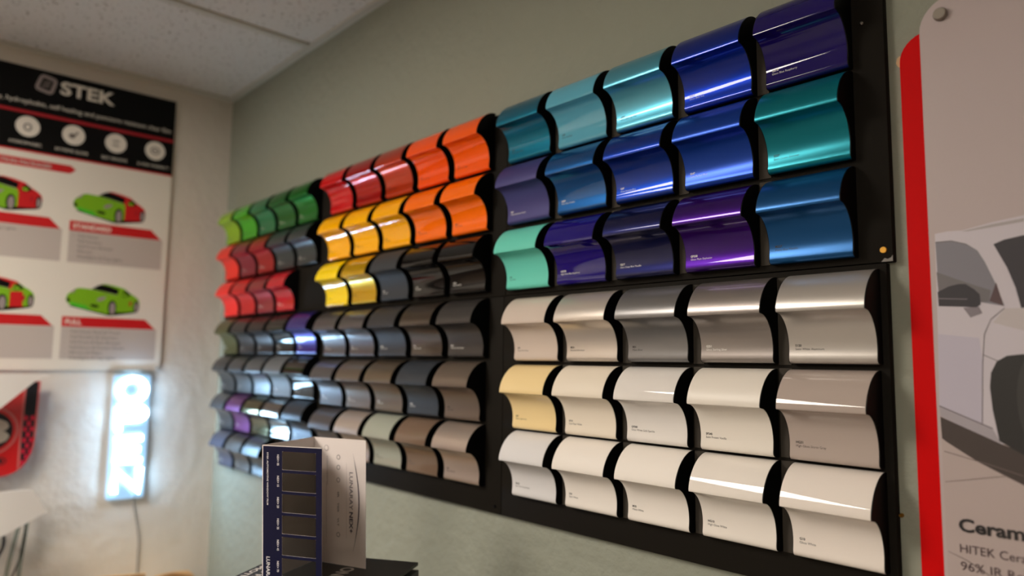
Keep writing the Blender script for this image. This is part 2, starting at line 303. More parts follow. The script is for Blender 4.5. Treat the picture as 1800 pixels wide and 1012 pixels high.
# (colour words, finish, sRGB, caption code, caption name, caption ink)  row by row, left to right on the wall
w_, k_ = 'w', 'k'
CH = {
 1: [('lime green', 'gloss', (140, 185, 15), 'G200', 'Gloss Lime', k_), ('bright grass green', 'gloss', (60, 165, 15), 'G55', 'Gloss Light Green', k_), ('jade green', 'gloss metallic', (25, 140, 85), 'G63', 'Gloss Jade Green', w_), ('dark emerald green', 'gloss metallic', (0, 115, 40), 'G57', 'Gloss Dark Green', w_), ('kelly green', 'gloss metallic', (0, 125, 35), 'G56', 'Gloss Green', w_),
     ('bright red', 'gloss', (200, 18, 22), 'G13', 'Gloss Hot Rod Red', k_), ('deep red', 'gloss metallic', (190, 25, 20), 'G83', 'Gloss Dark Red', k_), ('burnt red orange', 'gloss metallic', (205, 62, 20), 'G205', 'Gloss Fiery Orange', k_), ('vivid orange red', 'gloss', (245, 84, 14), 'G24', 'Gloss Deep Orange', k_), ('orange', 'gloss', (248, 92, 12), 'G14', 'Gloss Burnt Orange', k_),
     ('dark teal', 'gloss metallic', (0, 110, 140), 'G96', 'Gloss Atlantis Blue', k_), ('pale sky teal', 'gloss', (92, 170, 195), 'G77', 'Gloss Sky Blue', k_), ('light turquoise', 'gloss metallic', (88, 172, 198), 'G297', 'Gloss Blue Sky Mist', k_), ('royal blue', 'gloss metallic', (10, 44, 150), 'G237', 'Gloss Blue Fire', w_), ('deep indigo', 'gloss', (26, 14, 92), 'G378', 'Gloss Blue Raspberry', w_)],
 2: [('red orange', 'satin plain', (235, 52, 38), 'S54', 'Satin Red', k_), ('dusky raspberry', 'satin', (150, 36, 56), 'M203', 'Matte Red Metallic', w_), ('brick red', 'satin', (178, 30, 32), 'S363', 'Satin Smoldering Red', w_), ('blue grey', 'satin', (66, 73, 75), 'S261', 'Satin Battleship Gray', w_), ('pale slate grey', 'satin', (70, 77, 79), 'M230', 'Matte Gray Aluminum', w_),
     ('golden yellow', 'gloss', (255, 182, 5), 'G25', 'Gloss Sunflower', k_), ('warm yellow', 'gloss', (255, 184, 8), 'G15', 'Gloss Bright Yellow', k_), ('amber yellow', 'gloss', (252, 176, 6), 'M25', 'Gloss Amber', k_), ('light orange', 'gloss', (250, 112, 8), 'G54', 'Gloss Bright Orange', k_), ('pumpkin orange', 'gloss', (255, 112, 4), 'G364', 'Gloss Orange', k_),
     ('slate violet', 'matte', (62, 58, 118), 'M67', 'Matte Slate Blue Metallic', w_), ('steel blue', 'gloss metallic', (22, 84, 148), 'G227', 'Gloss Blue Metallic', w_), ('cobalt blue', 'gloss metallic', (8, 52, 150), 'G47', 'Gloss Intense Blue', w_), ('medium blue', 'satin', (14, 62, 160), 'S347', 'Satin Perfect Blue', w_), ('ocean teal', 'satin', (0, 125, 140), 'S327', 'Satin Ocean Shimmer', k_)],
 3: [('bright coral red', 'satin plain', (240, 48, 42), 'G53', 'Gloss Flame Red', k_), ('tomato red', 'satin', (224, 36, 38), 'S13', 'Satin Red', k_), ('dark crimson', 'gloss metallic', (165, 30, 44), 'G203', 'Gloss Red Metallic', w_), ('crimson', 'gloss', (185, 20, 36), 'G83', 'Gloss Carmine Red', w_), None,
     ('lemon yellow', 'gloss', (252, 218, 12), 'G35', 'Gloss Yellow', k_), ('antique gold', 'gloss metallic', (222, 176, 14), 'G241', 'Gloss Gold', k_), ('charcoal grey', 'matte plain', (50, 52, 56), 'M22', 'Matte Black', w_), ('jet black', 'gloss', (22, 20, 19), 'G12', 'Gloss Black', w_), ('deep black', 'gloss', (17, 16, 16), 'HG12', 'High Gloss Black', w_),
     ('mint green', 'satin plain', (105, 208, 188), 'S45', 'Satin Mint', k_), ('dark ultramarine', 'gloss', (28, 16, 112), 'HG378', 'High Gloss Blue Raspberry', w_), ('navy blue', 'gloss metallic', (20, 24, 72), 'G217', 'Gloss Deep Blue Metallic', w_), ('purple', 'gloss metallic', (58, 14, 112), 'GP258', 'Gloss Plum Explosion', w_), ('steel blue', 'satin', (18, 80, 136), 'M227', 'Matte Blue Metallic', k_)],
 4: [('olive', 'satin', (88, 88, 48), 'M266', 'Matte Olive', w_), ('dark grey', 'satin', (52, 50, 50), 'S22', 'Satin Dark Gray', w_), ('brown black', 'satin', (44, 40, 40), 'S12', 'Satin Black', w_), ('gloss black', 'gloss', (18, 17, 18), 'G212', 'Gloss Carbon', w_), ('violet blue', 'gloss metallic', (52, 40, 140), 'G248', 'Gloss Violet', w_),
     ('silver grey', 'gloss metallic', (95, 92, 95), 'G61', 'Gloss Steel Gray', w_), ('mid grey', 'gloss metallic', (95, 90, 92), 'G211', 'Gloss Iron Gray', w_), ('charcoal', 'matte', (50, 48, 50), 'M262', 'Matte Charcoal', w_), ('brown grey', 'gloss metallic', (85, 74, 64), 'G31', 'Gloss Gunmetal', w_), ('stone grey', 'satin', (78, 74, 72), 'M211', 'Matte Dark Gray Metallic', w_),
     ('pale warm grey', 'gloss', (205, 190, 178), 'G91', 'Gloss Pearl Gray', k_), ('light beige grey', 'satin', (208, 198, 188), 'M231', 'Brushed Aluminum', k_), ('dark silver', 'satin', (128, 126, 126), 'M21', 'Matte Silver', k_), ('sterling silver', 'gloss metallic', (150, 142, 138), 'G251', 'Gloss Sterling Silver', w_), ('white aluminium', 'satin', (196, 190, 184), 'S120', 'Satin White Aluminum', k_)],
 5: [('dark grey', 'satin', (62, 63, 64), 'M41', 'Matte Dark Gray', w_), ('ash grey', 'satin', (72, 75, 78), 'S261', 'Satin Ash Gray', w_), ('silver', 'satin', (96, 100, 104), 'S31', 'Satin Silver', w_), ('pale silver', 'matte', (100, 102, 104), 'M31', 'Matte Silver', w_), ('black', 'gloss', (22, 20, 20), 'G62', 'Gloss Graphite', w_),
     ('blue silver', 'satin', (95, 92, 94), 'S110', 'Satin Silver Blue', w_), ('bronze grey', 'satin', (112, 100, 88), 'S216', 'Satin Bronze Gray', w_), ('khaki brown', 'gloss metallic', (110, 96, 78), 'G216', 'Gloss Bronze', w_), ('dark slate', 'satin plain', (50, 54, 60), 'M267', 'Matte Slate', w_), ('taupe', 'satin', (124, 110, 98), 'S209', 'Satin Taupe', k_),
     ('cream', 'gloss', (238, 212, 158), 'G87', 'Gloss Light Ivory', k_), ('pearl white', 'satin plain', (230, 219, 202), 'SP10', 'Satin Pearl White', k_), ('sparkle white', 'gloss', (226, 221, 216), 'GP240', 'Gloss White Gold Sparkle', k_), ('vanilla white', 'satin plain', (230, 223, 213), 'SP240', 'Satin Frozen Vanilla', k_), ('storm grey', 'gloss', (178, 164, 156), 'HG31', 'High Gloss Storm Gray', k_)],
 6: [('blue grey', 'gloss metallic', (64, 70, 78), 'G37', 'Gloss Blue Gray', w_), ('magenta', 'gloss metallic', (96, 14, 98), 'G238', 'Gloss Magenta', w_), ('gold', 'mirror', (120, 110, 75), 'C15', 'Gold Chrome', k_), ('silver mirror', 'mirror', (145, 143, 138), 'C01', 'Silver Chrome', k_), ('dark slate', 'satin', (56, 62, 72), 'S267', 'Satin Slate', w_),
     ('medium grey', 'satin', (92, 87, 90), 'M61', 'Matte Gray', w_), ('pale stone grey', 'satin', (186, 172, 162), 'S91', 'Satin Stone', k_), ('sage grey', 'gloss', (152, 156, 144), 'G61', 'Gloss Sage Gray', k_), ('mocha brown', 'gloss', (112, 92, 77), 'G96', 'Gloss Mocha', k_), ('light taupe', 'gloss metallic', (186, 170, 158), 'G89', 'Gloss Sandstone', k_),
     ('cloud white', 'satin plain', (216, 214, 214), 'SP250', 'Satin Tint Cloud Pearl', k_), ('satin white', 'satin plain', (234, 227, 219), 'S10', 'Satin White', k_), ('matte white', 'matte plain', (234, 227, 219), 'M10', 'Matte White', k_), ('bright white', 'gloss', (234, 227, 219), 'HG10', 'High Gloss White', k_), ('plain white', 'gloss', (234, 225, 217), 'G10', 'Gloss White', k_)],
 7: [('lavender grey', 'gloss metallic', (76, 84, 108), 'G248', 'Gloss Pale Slate', w_), ('dark brown grey', 'gloss metallic', (62, 58, 57), 'G41', 'Gloss Nickel', w_), ('steel grey', 'satin', (72, 80, 86), 'S42', 'Satin Steel', w_), None, None]}
OX = [-0.1055, -0.0893, -0.0612, -0.0709, -0.0220, 0.0]; OZ = [0.0151, 0.0147, 0.0152, 0.0046, 0.0145, 0.0]
ROWOFF = {(0, 1): (-.0058, -.0005), (0, 2): (-.0022, .0011), (0, 3): (.0080, -.0006), (1, 4): (.0017, -.0029), (1, 5): (-.0051, -.0013), (1, 6): (-.0045, .0012), (1, 7): (.0080, .0030),
          (2, 1): (.0033, .0011), (2, 2): (-.0005, .0001), (2, 3): (-.0028, -.0012), (3, 4): (.0045, .0023), (3, 5): (-.0033, -.0009), (3, 6): (-.0011, -.0014),
          (4, 1): (.0006, 0.0), (4, 2): (.0001, .0012), (4, 3): (-.0008, -.0022), (5, 4): (.0013, .0011), (5, 5): (-.0013, -.0011), (5, 6): (0.0, -.0001)}
BN = ['upper left', 'lower left', 'upper middle', 'lower middle', 'upper right', 'lower right']
ORD = ['leftmost', 'second from left', 'third from left', 'second from right', 'rightmost']
M_inkw = mat('white_caption_ink', (225, 222, 216), 0.5); M_inkk = mat('black_caption_ink', (24, 22, 22), 0.5)
src_body = src_film = None
for r in range(1, 8):
    for c, spec in enumerate(CH[r], start=1):
        if spec is None: continue
        words, fin, col, code, cname, ink = spec
        pi = (c-1)//5*2 + (0 if r <= 3 else 1)
        rx, rz = ROWOFF[(pi, r)]
        loc = Vector(((c-15)*PX + OX[pi] + rx, YR, ZF - (r-4)*RP + OZ[pi] + rz))
        if src_body is None:
            b = src_body = new_obj('wrap_sample_chip', chip_body); f = src_film = new_obj('colour_film', chip_film, None, b)
        else:
            b = src_body.copy(); COL.objects.link(b); f = src_film.copy(); COL.objects.link(f); f.parent = b
        b.location = loc
        m = mat('film_%s_%s_%d' % (fin.replace(' ', '_'), words.replace(' ', '_'), r*100+c), col, **FIN[fin])
        f.material_slots[0].link = 'OBJECT'; f.material_slots[0].material = m
        rown = {1: 'top', 2: 'middle', 3: 'bottom', 4: 'top', 5: 'second', 6: 'third', 7: 'bottom'}[r]
        if pi in (3, 5): rown = {4: 'top', 5: 'middle', 6: 'bottom'}[r]
        fw = 'mirror' if fin == 'mirror' and 'mirror' not in words else fin.split()[0]
        if fw in words or fin == 'mirror' and 'mirror' in words: fw = ''
        pos = ORD[(c-1) % 5] if not (r == 3 and c <= 5) and r != 7 else ['leftmost', 'second from left', 'second from right', 'rightmost'][c-1] if r == 3 else ['leftmost', 'second from left', 'third from left'][c-1]
        lab = ('%s %s sample chip, %s in %s row of %s board' % (fw, words, pos, rown, BN[pi])).strip()
        tag(b, lab, 'sample chip', 'colour sample chips on the %s board' % BN[pi])
        lettering('caption', [T(code, 0.0095, -0.0436, 0.0042, True), T(cname, 0.0095, -0.0481, 0.0041)],
                  lambda u, v, d: (u, p_at(v)-0.00012, v), 0, M_inkw if ink == 'w' else M_inkk, b)
# ------------------------------------------------------------------ paint protection poster on the white wall
M_paper = mat('poster_paper', (226, 220, 210), 0.45)
M_ink = mat('ink_black', (9, 9, 9), 0.5, spec=0.15); M_red = mat('ink_red', (196, 18, 24), 0.45); M_dred = mat('ink_dark_red', (168, 16, 32), 0.45)
M_lgrey = mat('ink_light_grey', (188, 178, 172), 0.5); M_wtxt = mat('ink_white', (228, 222, 212), 0.5); M_gtxt = mat('ink_grey', (112, 104, 100), 0.5)
M_green = mat('ink_green', (120, 176, 12), 0.5); M_green2 = mat('ink_bright_green', (70, 190, 40), 0.5); M_rim = mat('ink_rim_grey', (150, 138, 138), 0.5)
def LW(u, v, d): return (XL + d, u, v)          # left wall: u runs to the viewer's right
def rect(u0, u1, v0, v1): return [(u0, v0), (u1, v0), (u1, v1), (u0, v1)]
poster = plate('poster', rect(-0.800, -0.1900, 1.497, 2.389), LW, 0.003, 0.008, M_paper)
tag(poster, 'white car protection poster with black header and red and green car pictures', 'poster')
D0 = 0.0083
prints('header_print', [(rect(-0.800, -0.1900, 2.1365, 2.389), 0), (rect(-0.800, -0.1900, 2.2475, 2.2565), 1), (rect(-0.800, -0.1900, 2.1335, 2.1385), 2)], LW, D0, [M_ink, M_dred, M_red], poster)
def rounded(pts, r, n=5):
    out = []; N = len(pts)
    for i in range(N):
        p = Vector(pts[i]); a = (Vector(pts[i-1])-p).normalized(); b = (Vector(pts[(i+1) % N])-p).normalized()
        for k in range(n+1):
            t = k/n; s = p + a*r; e = p + b*r
            out.append(tuple((1-t)**2*s + 2*t*(1-t)*p + t*t*e))
    return out
lg = [(-0.5900, 2.3270), (-0.5745, 2.3785), (-0.5290, 2.3690), (-0.5420, 2.3165)]
cx = sum(p[0] for p in lg)/4; cy = sum(p[1] for p in lg)/4
def sc(k): return [(cx+(a-cx)*k, cy+(b-cy)*k) for a, b in lg]
prints('logo', [(rounded(sc(1.0), 0.014), 0), (rounded(sc(0.62), 0.004), 1),
                ([(cx-0.012, cy+0.008), (cx+0.013, cy+0.010), (cx+0.010, cy+0.002), (cx-0.004, cy+0.002)], 2), ([(cx-0.013, cy-0.010), (cx-0.010, cy-0.002), (cx+0.006, cy-0.001), (cx+0.011, cy-0.008)], 2)],
       LW, D0+0.0003, [M_rim, M_ink, M_gtxt], poster)
lettering('lettering', [T('STEK', -0.5225, 2.3290, 0.055, True, 'L', 0.1490)], LW, D0+0.0003, M_wtxt, poster)
lettering('tagline', [T('Glossy, hydrophobic, self healing and puncture resistant clear film', -0.2020, 2.2775, 0.0195, False, 'R')], LW, D0+0.0003, M_wtxt, poster)
for k, (u, s) in enumerate([(-0.5967, 'HYDROPHOBIC'), (-0.4787, 'EXTREME GLOSS'), (-0.3620, 'SELF HEALING'), (-0.2462, '10 YEAR WARRANTY')]):
    v = 2.2092; ic = [(ell(u, v, 0.0305, 0.0305), 0)]
    if k == 0: ic += [(ell(u, v-0.002, 0.011, 0.012), 1), (ell(u, v-0.002, 0.0065, 0.0075), 0)]
    elif k == 1: ic += [(ell(u-0.004, v-0.003, 0.009, 0.008), 1), ([(u, v), (u+0.005, v-0.003), (u+0.014, v+0.012), (u+0.008, v+0.012)], 1)]
    elif k == 2: ic += [([(u-0.010, v+0.008), (u+0.010, v+0.010), (u+0.010, v+0.005), (u-0.008, v+0.004)], 1), ([(u-0.010, v-0.008), (u+0.008, v-0.010), (u+0.010, v-0.005), (u-0.010, v-0.004)], 1)]
    else: ic += [(ell(u, v, 0.014, 0.012), 1), (ell(u, v, 0.009, 0.008), 0), (ell(u, v, 0.004, 0.004), 1)]
    prints('icon', ic, LW, D0+0.0003, [M_wtxt, M_gtxt], poster)
    lettering('icon_caption', [T(s, u-0.002, 2.1545, 0.0125, False, 'C', [0.080, 0.086, 0.072, 0.096][k])], LW, D0+0.0003, M_wtxt, poster)
prints('arrow_banner', [([(-0.790, 2.0890), (-0.480, 2.0890), (-0.4655, 2.1025), (-0.480, 2.1135), (-0.790, 2.1135)], 0)], LW, D0, [M_red], poster)
lettering('banner_lettering', [T('PAINT PROTECTION PACKAGES', -0.5300, 2.0950, 0.0165, True, 'R', 0.235)], LW, D0+0.0003, M_lgrey, poster)
def card(u0, v0, title, items, ends=None):
    p = [(rect(u0, u0+0.2645, v0-0.127, v0-0.0295), 1), ([(u0, v0-0.0305), (u0+0.2600, v0-0.0305), (u0+0.2290, v0), (u0, v0)], 0)]
    prints('package_card', p, LW, D0, [M_red, M_lgrey], poster)
    if title: lettering('card_title', [T(title, u0+0.0090, v0-0.0225, 0.0200, True)], LW, D0+0.0003, M_wtxt, poster)
    L = []
    for k, s in enumerate(items):
        v = v0 - 0.049 - 0.0157*k
        L += [T('-', u0+0.0100, v, 0.012), T(s, u0+0.0260, v, 0.0132, False)]
    if L: lettering('card_list', L, LW, D0+0.0003, M_gtxt, poster)
card(-0.4715, 1.9475, 'STANDARD', ['Full Hood', 'Full Fenders', 'Full Front Bumper', 'Mirrors', 'Headlights & Fog Lights'])
card(-0.4725, 1.6570, 'FULL', ['Full Hood, Roof & Trunk', 'Full Fenders & Quarters', 'Full Front & Rear Bumper', 'Full Doors & Rocker Panels', 'Mirrors & Pillars', 'Headlights & Fog Lights'])
card(-0.7540, 1.9475, '', ['Partial Hood', 'Partial Fenders', 'Full Front Bumper', 'Mirrors', 'Headlights & Fog Lights'][-1:])
card(-0.7550, 1.6570, '', [])
# the printed car, in crop pixels of the picture
def carpic(u0, v0, front, rear, roof, door):
    def c(pts): return [(u0 + a*1.5035e-4, v0 - b*1.698e-4) for a, b in pts]
    P = [(c([(285, 630), (1000, 775), (1080, 775), (1510, 705), (1570, 640), (1200, 640), (600, 560)]), 0),
         (c([(860, 212), (930, 200), (1110, 225), (1290, 265), (1410, 350), (1500, 395), (1570, 450), (1595, 540), (1560, 640), (1490, 680), (1190, 702), (1100, 500), (1170, 395)]), rear),
         (c([(1195, 440), (1400, 430), (1410, 690), (1190, 704)]), door),
         (c([(860, 212), (930, 200), (1110, 225), (1290, 265), (1330, 300), (1250, 310), (1195, 420), (1165, 390), (1190, 290)]), roof),
         (c([(240, 520), (255, 450), (300, 395), (400, 320), (470, 300), (660, 310), (900, 345), (1170, 395), (1195, 440), (1195, 690), (1150, 705), (975, 745), (700, 695), (330, 615), (265, 575)]), front),
         (c([(325, 560), (600, 610), (690, 692), (500, 662), (320, 605)]), 5 if front == 1 else front),
         (c([(680, 308), (790, 240), (860, 214), (1000, 235), (1190, 290), (1165, 388), (900, 342)]), 0),
         (c([(1240, 405), (1260, 330), (1310, 298), (1370, 330), (1415, 382), (1300, 425)]), 0),
         (c(ell(1300, 378, 52, 30, 14)), 1),
         (c([(785, 490), (860, 440), (965, 430), (930, 482), (870, 518), (805, 522)]), 3), (c([(305, 410), (350, 350), (412, 335), (370, 392)]), 3),
         (c([(665, 600), (720, 578), (835, 600), (822, 642), (720, 632)]), 0), (c([(255, 490), (310, 500), (310, 570), (262, 555)]), 0),
         (c([(1390, 500), (1445, 495), (1430, 585), (1395, 580)]), 4),
         (c(ell(1080, 630, 78, 138, 22)), 0), (c(ell(1085, 640, 52, 112, 22)), 3), (c(ell(1535, 585, 52, 112, 18)), 0), (c(ell(1535, 590, 34, 84, 18)), 3)]
    prints('car_picture', P, LW, D0, [M_ink, M_green, M_red, M_rim, M_dred, M_green2], poster, 0.00002)
U0, V0 = -0.50321+0.0005, 2.0865
carpic(U0, V0, 1, 2, 2, 2); carpic(U0, V0-0.2905, 1, 1, 1, 1)
carpic(U0-0.2825, V0, 1, 2, 2, 2); carpic(U0-0.2825, V0-0.2905, 1, 1, 2, 2)
disc('push_pin', (XL+0.0078, -0.1985, 1.5045), (1, 0, 0), 0.0035, 0.005, mat('grey_pin', (105, 100, 98), 0.4), poster, 1)
# ------------------------------------------------------------------ lit OPEN sign under the poster
M_acryl = glass_mat('clear_acrylic', (0.93, 0.97, 0.98))
M_glow = mat('lit_tube', (240, 250, 252), 0.5, emit=((0.56, 0.90, 1.28), SIGN_L))
M_dglow = mat('sign_backing', (172, 180, 182), 0.5, emit=((0.56, 0.90, 1.28), SIGN_L*0.016))
sign = plate('lit_sign', rounded(rect(-0.3225, -0.2165, 1.103, 1.498), 0.008), LW, 0.012, 0.016, M_acryl)
tag(sign, 'glowing white vertical OPEN sign on the white wall below the poster', 'lit sign')
plate('sign_backing', rounded(rect(-0.3225, -0.2165, 1.104, 1.482), 0.008), LW, 0.003, 0.012, M_dglow, sign)
for v in (1.135, 1.470):
    disc('spacer', (XL, -0.2695, v), (1, 0, 0), 0.006, 0.0035, M_steel, sign)
def letter(paths):
    bm = bmesh.new()
    for pts, closed in paths: tube_bm(bm, [LW(u, v, 0.0255) for u, v in pts], 0.0088, 8, closed)
    o = new_obj('letter', mesh_of('letter', bm, 60), M_glow, sign)
uc = -0.2695
letter([(ell(uc, 1.4360, 0.036, 0.034, 24), True)])
letter([([(uc-0.034, 1.312), (uc-0.034, 1.382)], False), ([(uc-0.034, 1.382)] + [(uc+0.014+0.026*math.sin(a), 1.3635+0.0185*math.cos(a)) for a in [math.pi*k/10 for k in range(11)]] + [(uc-0.034, 1.345)], False)])
letter([([(uc+0.035, 1.287), (uc-0.034, 1.287), (uc-0.034, 1.219), (uc+0.035, 1.219)], False), ([(uc-0.034, 1.253), (uc+0.029, 1.253)], False)])
letter([([(uc-0.035, 1.126), (uc-0.035, 1.194), (uc+0.035, 1.126), (uc+0.035, 1.194)], False)])
tube('power_cord', spline([LW(-0.2420, 1.118, 0.012), LW(-0.2400, 1.080, 0.004), LW(-0.2300, 1.035, 0.004), LW(-0.2205, 0.975, 0.004), LW(-0.2180, 0.880, 0.004), LW(-0.2200, 0.700, 0.004), LW(-0.222, 0.30, 0.004)]), 0.0022, mat('grey_cord', (165, 160, 155), 0.5), sign)
# ------------------------------------------------------------------ red racing plate, white covers and hoses at the left edge
M_rplate = mat('race_red', (206, 22, 28), 0.35, coat=0.4); M_navyk = mat('race_black', (22, 26, 34), 0.4); M_pink = mat('race_pink_line', (205, 110, 110), 0.4); M_num = mat('race_number', (205, 200, 188), 0.4); M_magenta = mat('race_check', (205, 26, 62), 0.4)
outl = [(-0.840, 1.465), (-0.5170, 1.465), (-0.5180, 1.403), (-0.5200, 1.306), (-0.5262, 1.2640), (-0.5370, 1.2390), (-0.5490, 1.2230), (-0.5640, 1.2110), (-0.5860, 1.2035), (-0.640, 1.197), (-0.720, 1.197), (-0.776, 1.2035), (-0.800, 1.213), (-0.824, 1.240), (-0.836, 1.275), (-0.840, 1.330)]
rp = plate('race_plate', outl, LW, 0.026, 0.034, M_rplate)
tag(rp, 'red number plate with black disc and checkered edge at left of the lit sign', 'number plate')
for u, v in ((-0.60, 1.42), (-0.76, 1.42)): disc('spacer', (XL, u, v), (1, 0, 0), 0.008, 0.0262, M_steel, rp)
prints('edge_stripe', [([(-0.5500, 1.463), (-0.5220, 1.463), (-0.5240, 1.365), (-0.5255, 1.300), (-0.5305, 1.265), (-0.5400, 1.2440), (-0.5510, 1.2290), (-0.5535, 1.300), (-0.5520, 1.365)], 0), ([(-0.5560, 1.463), (-0.5500, 1.463), (-0.5535, 1.300), (-0.5530, 1.2230), (-0.5580, 1.2190), (-0.5585, 1.300)], 1), ([(-0.5215, 1.463), (-0.5180, 1.463), (-0.5190, 1.402), (-0.5212, 1.306), (-0.5245, 1.306), (-0.5225, 1.402)], 1)], LW, 0.0342, [M_navyk, M_pink], rp)
chk = []
for k in range(9):
    for q in range(3):
        if (k+q) % 2 == 0:
            a = -0.5515+q*0.0082; b = 1.368-k*0.0155
            if b-0.012 > 1.226+max(0, q-0)*0.008: chk.append((rounded(rect(a, a+0.0095, b-0.0125, b), 0.002, 2), 0))
prints('checker_print', chk, LW, 0.0346, [M_magenta], rp)
uc2, vc2 = -0.6350, 1.3290
prints('number_disc', [(ell(uc2, vc2, 0.0740, 0.0700, 36), 1), (ell(uc2, vc2, 0.0680, 0.0640, 36), 2), (ell(uc2, vc2, 0.0600, 0.0560, 36), 0)], LW, 0.0342, [M_navyk, M_pink, M_rplate], rp)
lettering('number', [T('8', uc2+0.005, vc2-0.0345, 0.095, True, 'C', 0.095)], LW, 0.0348, M_num, rp)
prints('emblem', [(ell(-0.600, 1.245, 0.016, 0.011, 16), 0), (ell(-0.600, 1.245, 0.013, 0.008, 16), 1), (ell(-0.600, 1.245, 0.009, 0.005, 16), 0)], LW, 0.0342, [M_navyk, M_rplate], rp)
M_cover = mat('white_plastic_cover', (242, 238, 236), 0.35)
def curved_cover(name, poly, d_edge, bulge, thick, u_ref, width):
    """rigid sheet whose face bows away from the wall to the left"""
    bm = bmesh.new(); n = 14
    us = [min(p[0] for p in poly) + (max(p[0] for p in poly)-min(p[0] for p in poly))*k/n for k in range(n+1)]
    def vr(u):
        ys = []
        for (a, b) in zip(poly, poly[1:]+poly[:1]):
            if (a[0]-u)*(b[0]-u) <= 0 and abs(a[0]-b[0]) > 1e-9: ys.append(a[1]+(b[1]-a[1])*(u-a[0])/(b[0]-a[0]))
        return min(ys), max(ys)
    F = []
    for u in us:
        lo, hi = vr(u); t = (u_ref-u)/width; d = d_edge + bulge*math.sin(min(1, max(0, t))*math.pi/2)
        F.append([bm.verts.new(LW(u, v, q)) for v, q in ((lo, d), (hi, d), (hi, d-thick), (lo, d-thick))])
    for A, B in zip(F, F[1:]):
        for k in range(4): bm.faces.new((A[k], B[k], B[(k+1) % 4], A[(k+1) % 4]))
    bm.faces.new(F[0]); bm.faces.new(F[-1][::-1])
    return new_obj(name, mesh_of(name, bm, 40), M_cover)
wt = curved_cover('white_sheet', [(-0.780, 1.4915), (-0.5035, 1.4850), (-0.5000, 1.4825), (-0.5330, 1.4715), (-0.6176, 1.3926), (-0.780, 1.262)], 0.075, 0.03, 0.002, -0.50, 0.28)
tag(wt, 'white pointed sheet hanging across the top of the red number plate', 'white sheet')
plate('hanger', rect(-0.700, -0.684, 1.465, 1.480), LW, 0.0, 0.093, M_steel, wt)
w2 = curved_cover('white_cover', [(-0.780, 1.1870), (-0.5480, 1.1800), (-0.5372, 1.1770), (-0.5300, 1.1700), (-0.4978, 1.1142), (-0.5968, 1.0661), (-0.780, 0.977)], 0.150, 0.03, 0.004, -0.50, 0.28)
tag(w2, 'white curved cover on the wall under the red number plate, above the hoses', 'white cover')
plate('bracket', rect(-0.680, -0.650, 1.100, 1.150), LW, 0.0, 0.166, M_steel, w2)
M_hose = glass_mat('clear_hose', (0.72, 0.78, 0.76)); M_cable = mat('dark_cable', (66, 62, 62), 0.5)
for k, (pts, r, m, lab, nm) in enumerate([
    ([(-0.5400, 1.135, .05), (-0.5430, 1.0800, .05), (-0.5530, 1.0200, .05), (-0.5620, 0.960, .05), (-0.566, 0.900, .05), (-0.57, 0.70, .05), (-0.57, 0.35, .05), (-0.57, 0.006, .05)], 0.0050, M_hose, 'left clear hose hanging below the white wall cover', 'clear_hose'),
    ([(-0.5200, 1.135, .045), (-0.5240, 1.0800, .045), (-0.5290, 1.0200, .045), (-0.5330, 0.975, .045), (-0.536, 0.900, .045), (-0.54, 0.70, .045), (-0.54, 0.35, .045), (-0.54, 0.006, .045)], 0.0050, M_hose, 'right clear hose hanging below the white wall cover', 'clear_hose'),
    ([(-0.5330, 1.135, .03), (-0.5260, 1.0600, .03), (-0.5300, 0.9900, .03), (-0.5400, 0.9480, .03), (-0.5560, 0.910, .03), (-0.60, 0.82, .03), (-0.66, 0.60, .03), (-0.66, 0.006, .03)], 0.0028, M_cable, 'thin grey cable hanging beside the clear hoses', 'cable'),
    ([(-0.6000, 1.10, .06), (-0.5830, 1.0560, .06), (-0.5780, 1.0280, .06), (-0.5850, 1.0000, .06), (-0.610, 0.960, .06), (-0.70, 0.88, .06), (-0.74, 0.60, .06), (-0.74, 0.006, .06)], 0.0042, mat('black_cable', (40, 38, 40), 0.45), 'black cable curling out from below the white wall cover', 'cable')]):
    tag(tube(nm, spline([LW(*p) for p in pts], 6), r, m), lab, 'hose' if 'hose' in nm else 'cable')
# ------------------------------------------------------------------ open carton below, only its flaps show
M_card = mat('cardboard', (236, 196, 146), 0.7, bump=(60, 0.1, 0.001))
def carton():
    x0, x1, y0, y1, h = XL+0.03, XL+0.36, -0.40, -0.10, 0.80
    bm = bmesh.new(); t = 0.004
    for q in ((x0, x1, y0, y1, 0, t), (x0, x0+t, y0, y1, t, h), (x1-t, x1, y0, y1, t, h), (x0+t, x1-t, y0, y0+t, t, h), (x0+t, x1-t, y1-t, y1, t, h)): box_bm(bm, *q)
    c = new_obj('cardboard_carton', mesh_of('cardboard_carton', bm), M_card)
    tag(c, 'open tan cardboard carton with raised flaps below the lit sign', 'carton')
    def flap(pts, thick):
        bm = bmesh.new(); A = [Vector(p) for p in pts]; n = (A[1]-A[0]).cross(A[2]-A[0]).normalized()*thick
        a = [bm.verts.new(p) for p in A]; b = [bm.verts.new(p+n) for p in A]; bm.faces.new(a); bm.faces.new(b[::-1])
        for i in range(len(A)): bm.faces.new((a[i], a[(i+1) % len(A)], b[(i+1) % len(A)], b[i]))
        new_obj('flap', mesh_of('flap', bm), M_card, c)
    flap([(x0+t, y0, h), (x0+t, -0.262, h), (XL+0.195, -0.2470, 0.918), (XL+0.200, -0.3350, 0.928), (XL+0.20, -0.395, 0.932)], 0.003)
    flap([(x0+t, -0.250, h), (x0+t, y1, h), (XL+0.200, -0.1140, 0.890), (XL+0.200, -0.1300, 0.9055), (XL+0.200, -0.1750, 0.9095), (XL+0.200, -0.2240, 0.9065)], 0.003)
carton()
